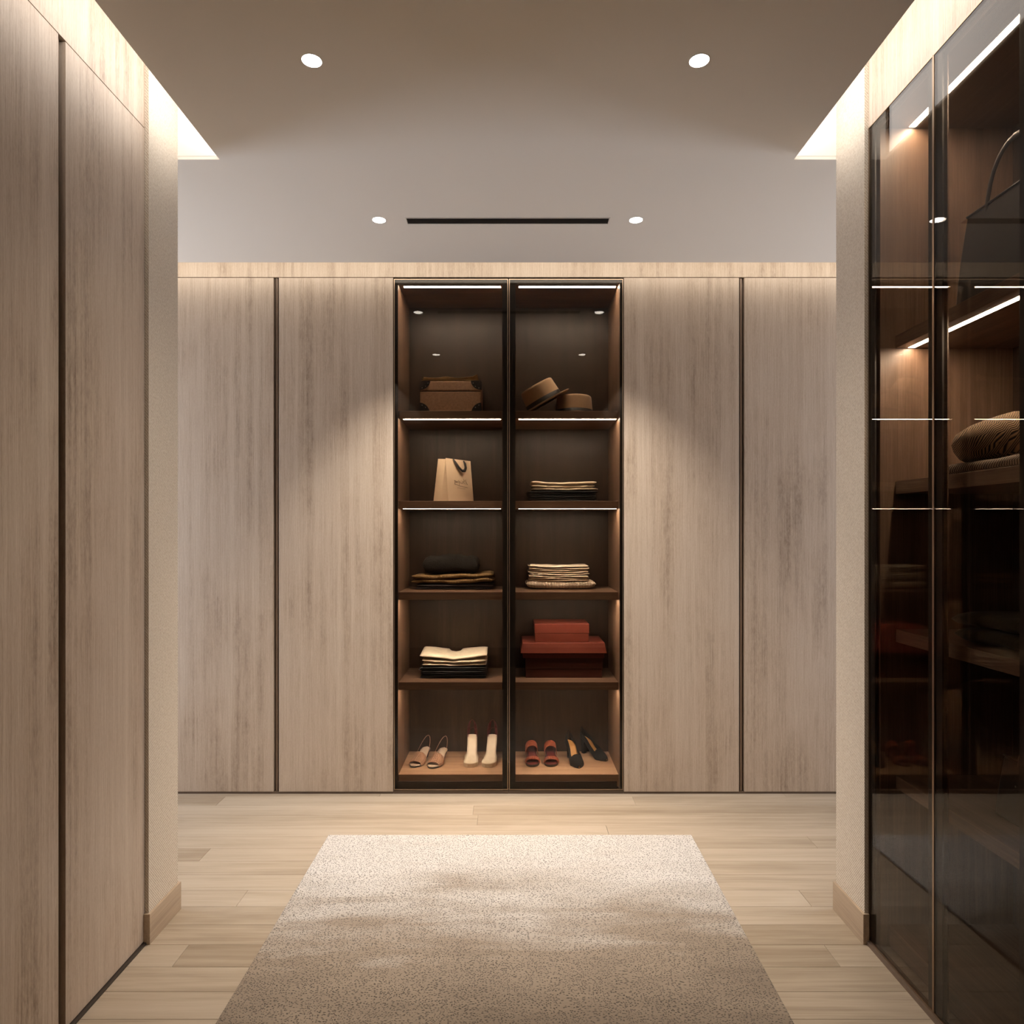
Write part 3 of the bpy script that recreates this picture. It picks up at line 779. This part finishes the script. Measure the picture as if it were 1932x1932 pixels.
for i, (u, v) in enumerate(ctl):
    wd = 0.043 if i not in (0, len(ctl)-1) else 0.02
    bul = 0.004 + 0.010*sin(pi*i/(len(ctl)-1))
    a0 = ctl[max(i-1, 0)]; a1 = ctl[min(i+1, len(ctl)-1)]
    du, dv = a1[0]-a0[0], (a1[1]-a0[1]); l_ = math.hypot(du, dv); nu, nv = -dv/l_, du/l_
    rows.append([onface(u-nu*wd, v-nv*wd*.8, bul), onface(u+nu*wd, v+nv*wd*.8, bul*0.8)])
mb.grid(rows)
obj('handle', mb, M['ribbon'], t, smooth=True, thick=0.001)
mb = MB()
strokes = [[(.26,.515),(.275,.47),(.275,.42)], [(.275,.50),(.31,.51),(.30,.47),(.28,.465)], [(.315,.49),(.32,.46),(.345,.465),(.35,.495)],
           [(.365,.46),(.37,.49),(.40,.50),(.41,.465),(.385,.455)], [(.43,.52),(.445,.47),(.44,.40)], [(.47,.50),(.48,.455),(.50,.45)],
           [(.53,.53),(.515,.47),(.545,.44)], [(.56,.49),(.585,.505),(.60,.465),(.575,.45),(.56,.475)], [(.63,.56),(.62,.50),(.65,.44)],
           [(.66,.50),(.69,.54),(.70,.49),(.68,.46),(.72,.44)], [(.74,.55),(.73,.49),(.77,.43)], [(.26,.425),(.36,.415),(.44,.39),(.52,.385),(.60,.375),(.78,.36)]]
for s_ in strokes: mb.tube([onface(u+.02, v-.01, .0014) for u, v in s_], .00095, 5)
mb.tube([onface(u, .33-.05*(u-.4), .0014) for u in (.38,.46,.54,.62,.70)], .0006, 5)
obj('handwritten_mark', mb, M['ink'], t)

# ---- right shelf 4: red boxes
g = 'red storage boxes'
xb_ = px(1064, 3.70)
def rbox(label, x, y, z, w, d, h, lidh, mat, flare=0.0):
    t = thing('storage_box', label, 'box', (x, y, z), 0, g)
    obj('base', MB().box(-w/2+.002, w/2-.002, -d/2+.002, d/2-.002, 0, h-lidh-.0008), mat, t, bevel=0.001)
    m_ = MB()
    a = lambda e, zz: [(-w/2-e, -d/2-e, zz), (w/2+e, -d/2-e, zz), (w/2+e, d/2+e, zz), (-w/2-e, d/2+e, zz)]
    m_.add(a(flare, h-lidh) + a(0, h), [(0,3,2,1),(4,5,6,7),(0,1,5,4),(1,2,6,5),(2,3,7,6),(3,0,4,7)])
    obj('lid', m_, mat, t, bevel=0.0012)
rbox('deep red lidded box at the bottom of the stack', xb_, 3.822, .5696, .418, .25, .108, .060, M['red2'])
rbox('wide rust red box with flared lid in the middle of the stack', xb_-.003, 3.815, .5696+.1085, .444, .26, .082, .054, M['red'], .010)
rbox('small rust red lidded box on top of the stack', px(1060.5, 3.70), 3.82, .5696+.191, .296, .21, .0985, .050, M['red'])

# ---- shoes
def interp(tab, t):
    for i in range(len(tab)-1):
        if t <= tab[i+1][0]:
            a, b_ = tab[i], tab[i+1]; k = (t-a[0])/(b_[0]-a[0]); k = k*k*(3-2*k)*0.5+k*0.5
            return a[1]+(b_[1]-a[1])*k
    return tab[-1][1]
HW = [(0, .010), (.04, .022), (.12, .034), (.26, .040), (.42, .035), (.60, .026), (.80, .028), (.93, .025), (.985, .014), (1, .006)]
def bed(L, rise, hw=HW, plat=0.0, point=1.0, n=26, inner=0.0):
    out = []
    for i in range(n+1):
        t = i/n
        out.append((t, t*L, interp(hw, t)*point - inner, interp(rise, t)+plat))
    return out
def sole_mesh(mb, secs, th0, th1=None, zoff=0, curve=0.006):
    rows = []
    for (t, y, h, z) in secs:
        cx = curve*sin(pi*t); h = max(h, .002)
        th = th0
        rows.append([(cx-h, y, z+zoff), (cx-h*.6, y, z+zoff+.001), (cx+h*.6, y, z+zoff+.001), (cx+h, y, z+zoff),
                     (cx+h*.96, y, z+zoff-th), (cx+h*.5, y, z+zoff-th), (cx-h*.5, y, z+zoff-th), (cx-h*.96, y, z+zoff-th)])
    mb.grid(rows, closed_u=True, caps=True)
def arch(mb, secs, t0, t1, Hf, curve=0.006, n=12, open_from=2.0, wall=lambda t: 0.3, grow=0.0015, k=1.0):
    """upper leather: arches over the bed between t0 and t1; beyond open_from only the side walls remain"""
    rows = []; ts = []
    for (t, y, h, z) in secs:
        if t < t0-1e-6 or t > t1+1e-6: continue
        cx = curve*sin(pi*t); h = max(h, .002)+grow; H = Hf(t)
        rows.append([(cx - h*cos(pi*j/n)*1.0, y, z - .002 + H*(sin(pi*j/n)**k)) for j in range(n+1)]); ts.append(t)
    for i in range(len(rows)-1):
        for j in range(n):
            s = min(j, n-1-j)/(n/2)
            if ts[i] >= open_from and s >= wall(ts[i]): continue
            mb.add([rows[i][j], rows[i][j+1], rows[i+1][j+1], rows[i+1][j]], [(0,1,2,3)])
def heel_block(mb, secs, ta, w0=.8, w1=.45, zoff=-.004, curve=0.006, shrink=.35):
    rows_top = [s for s in secs if s[0] >= ta]
    vt = []
    for s in rows_top: vt.append((curve*sin(pi*s[0])-s[2]*w0, s[1], s[3]+zoff))
    for s in reversed(rows_top): vt.append((curve*sin(pi*s[0])+s[2]*w0, s[1], s[3]+zoff))
    cy = max(v[1] for v in vt); my = sum(v[1] for v in vt)/len(vt)
    rows = []
    for k in range(6):
        q = k/5; f = 1 - shrink*(q**0.5)
        rows.append([(v[0]*(1-(1-w1)*q**.6), cy-.012 + (v[1]-cy+.012)*f, v[2]*(1-q)) for v in vt])
    mb.grid(rows, closed_u=True, caps=True)

def shoe(kind, label, x, y, rz, z=FLZ+0.0004, group=None, mirror=1):
    """toe at the local origin pointing to -y, heel at +y"""
    names = {'slingback': 'slingback_sandal', 'platform': 'platform_sandal', 'mule': 'slide_sandal', 'pump': 'court_shoe'}
    t = thing(names[kind], label, 'shoe', (x, y, z), rz, group)
    t.scale = (mirror, 1, 1)
    if kind == 'slingback':
        L = .215; rise = [(0, .006), (.3, .006), (.55, .020), (.8, .040), (1, .045)]
        s = bed(L, rise, plat=.003)
        m_ = MB(); sole_mesh(m_, s, .005); obj('sole', m_, M['blackleather'], t, smooth=True)
        m_ = MB(); sole_mesh(m_, bed(L, rise, plat=.0055, inner=.002), .002); obj('insole', m_, M['nudesole'], t, smooth=True)
        m_ = MB(); arch(m_, s, .10, .44, lambda q: .020+.075*(q-.08), k=.75); obj('upper', m_, M['nude'], t, smooth=True, thick=.0018)
        m_ = MB(); heel_block(m_, s, .80); obj('heel', m_, M['blackleather'], t)
        m_ = MB()
        pts = []
        for k in range(25):
            a = pi*k/24
            pts.append((.006-.033*cos(a)*(1 if k else 1), .080+(L-.078)*sin(a)**.9, .020 + .095*sin(a)**1.1))
        m_.tube(pts, .0013, 6); obj('strap', m_, M['nude'], t, smooth=True)
        m_ = MB(); m_.tube([(.040+.004*cos(k*pi/4), .095+.005*sin(k*pi/4), .025) for k in range(9)], .0009, 5); obj('buckle', m_, M['steel'], t)
    if kind == 'platform':
        L = .185; rise = [(0, .0), (.25, .0), (.42, .018), (.6, .058), (.8, .096), (.92, .106), (1, .104)]
        hw = [(0, .012), (.04, .026), (.12, .037), (.25, .040), (.36, .035), (.50, .028), (.75, .0275), (.9, .027), (.97, .020), (1, .011)]
        s = bed(L, rise, hw, plat=.024)
        m_ = MB(); rows = []
        for (q, yy, h, zz) in s:
            if q > .45: continue
            rows.append([(.006*sin(pi*q)-h, yy, zz-.002), (.006*sin(pi*q)+h, yy, zz-.002), (.006*sin(pi*q)+h*.97, yy+.002, 0.0), (.006*sin(pi*q)-h*.97, yy+.002, 0.0)])
        m_.grid(rows, closed_u=True, caps=True); obj('platform', m_, M['white'], t, smooth=False, bevel=.003)
        m_ = MB(); sole_mesh(m_, s, .006); obj('insole', m_, M['white'], t, smooth=True)
        m_ = MB(); heel_block(m_, s, .80, .9, .6); obj('heel', m_, M['white'], t)
        m_ = MB(); arch(m_, s, .80, 1.0, lambda q: .085, k=.6, open_from=0, wall=lambda q: .62 if q < .93 else 2); 
        obj('heel_counter', m_, M['burgundy'], t, smooth=True, thick=.0016)
        m_ = MB(); pts = []
        for k in range(19):
            a = pi*k/18; pts.append((.004-.024*cos(a), .150+.030*sin(a), .10+.068*sin(a)**.5))
        m_.tube(pts, .0011, 6); obj('strap', m_, M['burgundy'], t, smooth=True)
        for sg in (-1, 1):
            m_ = MB(); m_.tube([(.006+sg*.036, .055, .030), (.006+sg*.038, .060, .042), (.006+sg*.034, .066, .053)], .0014, 6); obj('buckle', m_, M['white'], t)
    if kind == 'mule':
        L = .20; rise = [(0, .002), (.3, .002), (.6, .022), (.85, .050), (1, .056)]
        s = bed(L, rise, plat=.010)
        m_ = MB(); sole_mesh(m_, s, .011); obj('sole', m_, M['darkinsole'], t, smooth=True)
        m_ = MB(); sole_mesh(m_, bed(L, rise, plat=.0115, inner=.002), .002); obj('insole', m_, M['burgundy'], t, smooth=True)
        m_ = MB(); arch(m_, s, .15, .32, lambda q: .024+.03*(q-.11), k=.6, n=16); obj('strap', m_, M['rust'], t, smooth=True, thick=.003)
        m_ = MB(); arch(m_, s, .54, .76, lambda q: .050+.03*(q-.5), k=.55, n=16, grow=.006); obj('strap', m_, M['rust'], t, smooth=True, thick=.003)
        m_ = MB(); heel_block(m_, s, .78, .9, .8); obj('heel', m_, M['darkinsole'], t)
    if kind == 'pump':
        L = .205; rise = [(0, .0), (.28, .0), (.52, .026), (.78, .072), (1, .088)]
        hw = [(0, .004), (.04, .014), (.12, .026), (.26, .037), (.42, .034), (.60, .025), (.80, .026), (.93, .022), (.985, .012), (1, .005)]
        s = bed(L, rise, hw, plat=.004, n=34)
        m_ = MB(); sole_mesh(m_, s, .004); obj('sole', m_, M['blackleather'], t, smooth=True)
        m_ = MB(); sole_mesh(m_, bed(L, rise, hw, plat=.006, inner=.0012), .002); obj('insole', m_, M['taninsole'], t, smooth=True)
        Hf = lambda q: (.014+.09*q if q < .34 else .045) if q < .8 else .045+.07*(q-.8)
        wallf = lambda q: .20+.0*q if q < .4 else (.30 if q < .8 else (.42 if q < .94 else 2))
        m_ = MB(); arch(m_, s, 0, 1.0, Hf, k=.8, open_from=.34, wall=lambda q: (.34 if q < .44 else .34) if q < .88 else (.52 if q < .95 else 2), n=18)
        obj('upper', m_, M['blacksuede'], t, smooth=True, thick=.0016)
        m_ = MB(); heel_block(m_, s, .82, .9, .55); obj('heel', m_, M['blacksuede'], t)
    return t
def sy(yp, zz=FLZ): return (EYE-zz)*1288.0/(yp-1004.0)
ys = sy(1449)
shoe('slingback', 'nude open-toe slingback sandal at the far left of the bottom shelf', px(779, ys), ys, radians(-14), group='shoes on the bottom left shelf')
ys = sy(1451)
shoe('slingback', 'nude open-toe slingback sandal next to the white pair', px(813, ys), ys, radians(-14), group='shoes on the bottom left shelf')
ys = sy(1449)
shoe('platform', 'white platform sandal with burgundy heel, left one of its pair', px(886, ys), ys, radians(-1), group='shoes on the bottom left shelf')
shoe('platform', 'white platform sandal with burgundy heel, right one of its pair', px(919, ys), ys, radians(-8), group='shoes on the bottom left shelf')
ys = sy(1447.5)
shoe('mule', 'rust slide sandal with two bands, left one of its pair', px(1005, ys), ys, radians(3), group='shoes on the bottom right shelf')
shoe('mule', 'rust slide sandal with two bands, beside the black pumps', px(1040, ys), ys, radians(1), group='shoes on the bottom right shelf')
ys = sy(1450)
shoe('pump', 'black suede court shoe with tan lining, pointing forward', px(1093, ys), ys, radians(12), group='shoes on the bottom right shelf')
ys = sy(1436)
shoe('pump', 'black suede court shoe turned to the side, rearmost at the right', px(1149, ys)-.012, ys-.004, radians(38), group='shoes on the bottom right shelf')

# ---- goods in the right-hand cabinet
garment('folded_blanket', 'zigzag wool blanket folded under the tweed cap in the right cabinet', 'blanket', M['tweed2'], 1.405, 1.83, 1.5232, .44, .27, .034, 1, flat, 81, 0, None, 0.0015, along='y')
t = thing('flat_cap', 'herringbone tweed cap on the folded wool in the right cabinet', 'hat', (1.405, 1.925, 1.5595), radians(20))
rows = []
for r_, zz in ((.100, .0), (.118, .012), (.132, .035), (.138, .058), (.130, .080), (.105, .097), (.070, .108), (.035, .113), (.0005, .114)):
    rows.append([(r_*cos(2*pi*k/36)*(1+.03*sin(3*2*pi*k/36)), r_*sin(2*pi*k/36)*1.0, zz*(1-.18*sin(2*pi*k/36+.5)) ) for k in range(36)])
m_ = MB(); m_.grid(rows, closed_u=True); obj('crown', m_, M['tweed'], t, smooth=True, thick=.002)
rows = []
for i in range(13):
    a = -2.6 + 2.0*i/12
    rows.append([((.098+.062*q*sin(pi*i/12)**.6)*cos(a), (.098+.062*q*sin(pi*i/12)**.6)*sin(a), .012 - .008*q) for q in (0, .35, .7, 1)])
m_ = MB(); m_.grid(rows); obj('peak', m_, M['tweed'], t, smooth=True, thick=.004)

def handbag(label, x, y, z, w, d, h, strap_h, mat):
    t = thing('handbag', label, 'bag', (x, y, z))
    m_ = MB(); rows = []
    for k in range(7):
        q = k/6; s_ = 1-.28*q**1.5
        rows.append([(-d/2*s_, -w/2*(1-.06*q), h*q), (d/2*s_, -w/2*(1-.06*q), h*q), (d/2*s_, w/2*(1-.06*q), h*q), (-d/2*s_, w/2*(1-.06*q), h*q)])
    m_.grid(rows, closed_u=True, caps=True); obj('bag_body', m_, mat, t, bevel=.008)
    obj('top_edge', MB().tube([(-d/2*.72, -w/2*.93, h), (-d/2*.72, w/2*.93, h)], .003, 8), mat, t, smooth=True)
    for sg in (-1, 1):
        m_ = MB(); pts = [(sg*d*.36, (w*.27)*cos(pi*k/16), h*.62 + (strap_h+h*.38)*(sin(pi*k/16)**.7)) for k in range(17)]
        m_.tube(pts, .006, 8, flat=(.0035, .009)); obj('strap', m_, mat, t, smooth=True)
    for yy in (-.27*w, .27*w):
        obj('stud', MB().lathe([(.0001, .003), (.003, .002), (.004, 0)], 12), M['steel'], t).matrix_local = Matrix.Translation((-d/2*.84, yy, h*.60)) @ Matrix.Rotation(radians(-90), 4, 'Y')
    return t
handbag('large black leather handbag on the top shelf of the right cabinet', 1.41, 1.815, 1.9974, .41, .20, .285, .13, M['blackleather'])
handbag('small black handbag low in the right cabinet', 1.42, 1.76, .5697, .30, .14, .17, .08, M['blackleather'])
garment('folded_jumper', 'dark olive folded jumper in the right cabinet', 'clothes', fabric('dark_olive_knit', (0.030, 0.023, 0.011), .4, 120, .6, .003), 1.41, 1.80, 1.0437, .38, .26, .085, 2, lambda u, v: .006*cos(2*u), 83, 0, None, 0.003, along='y')
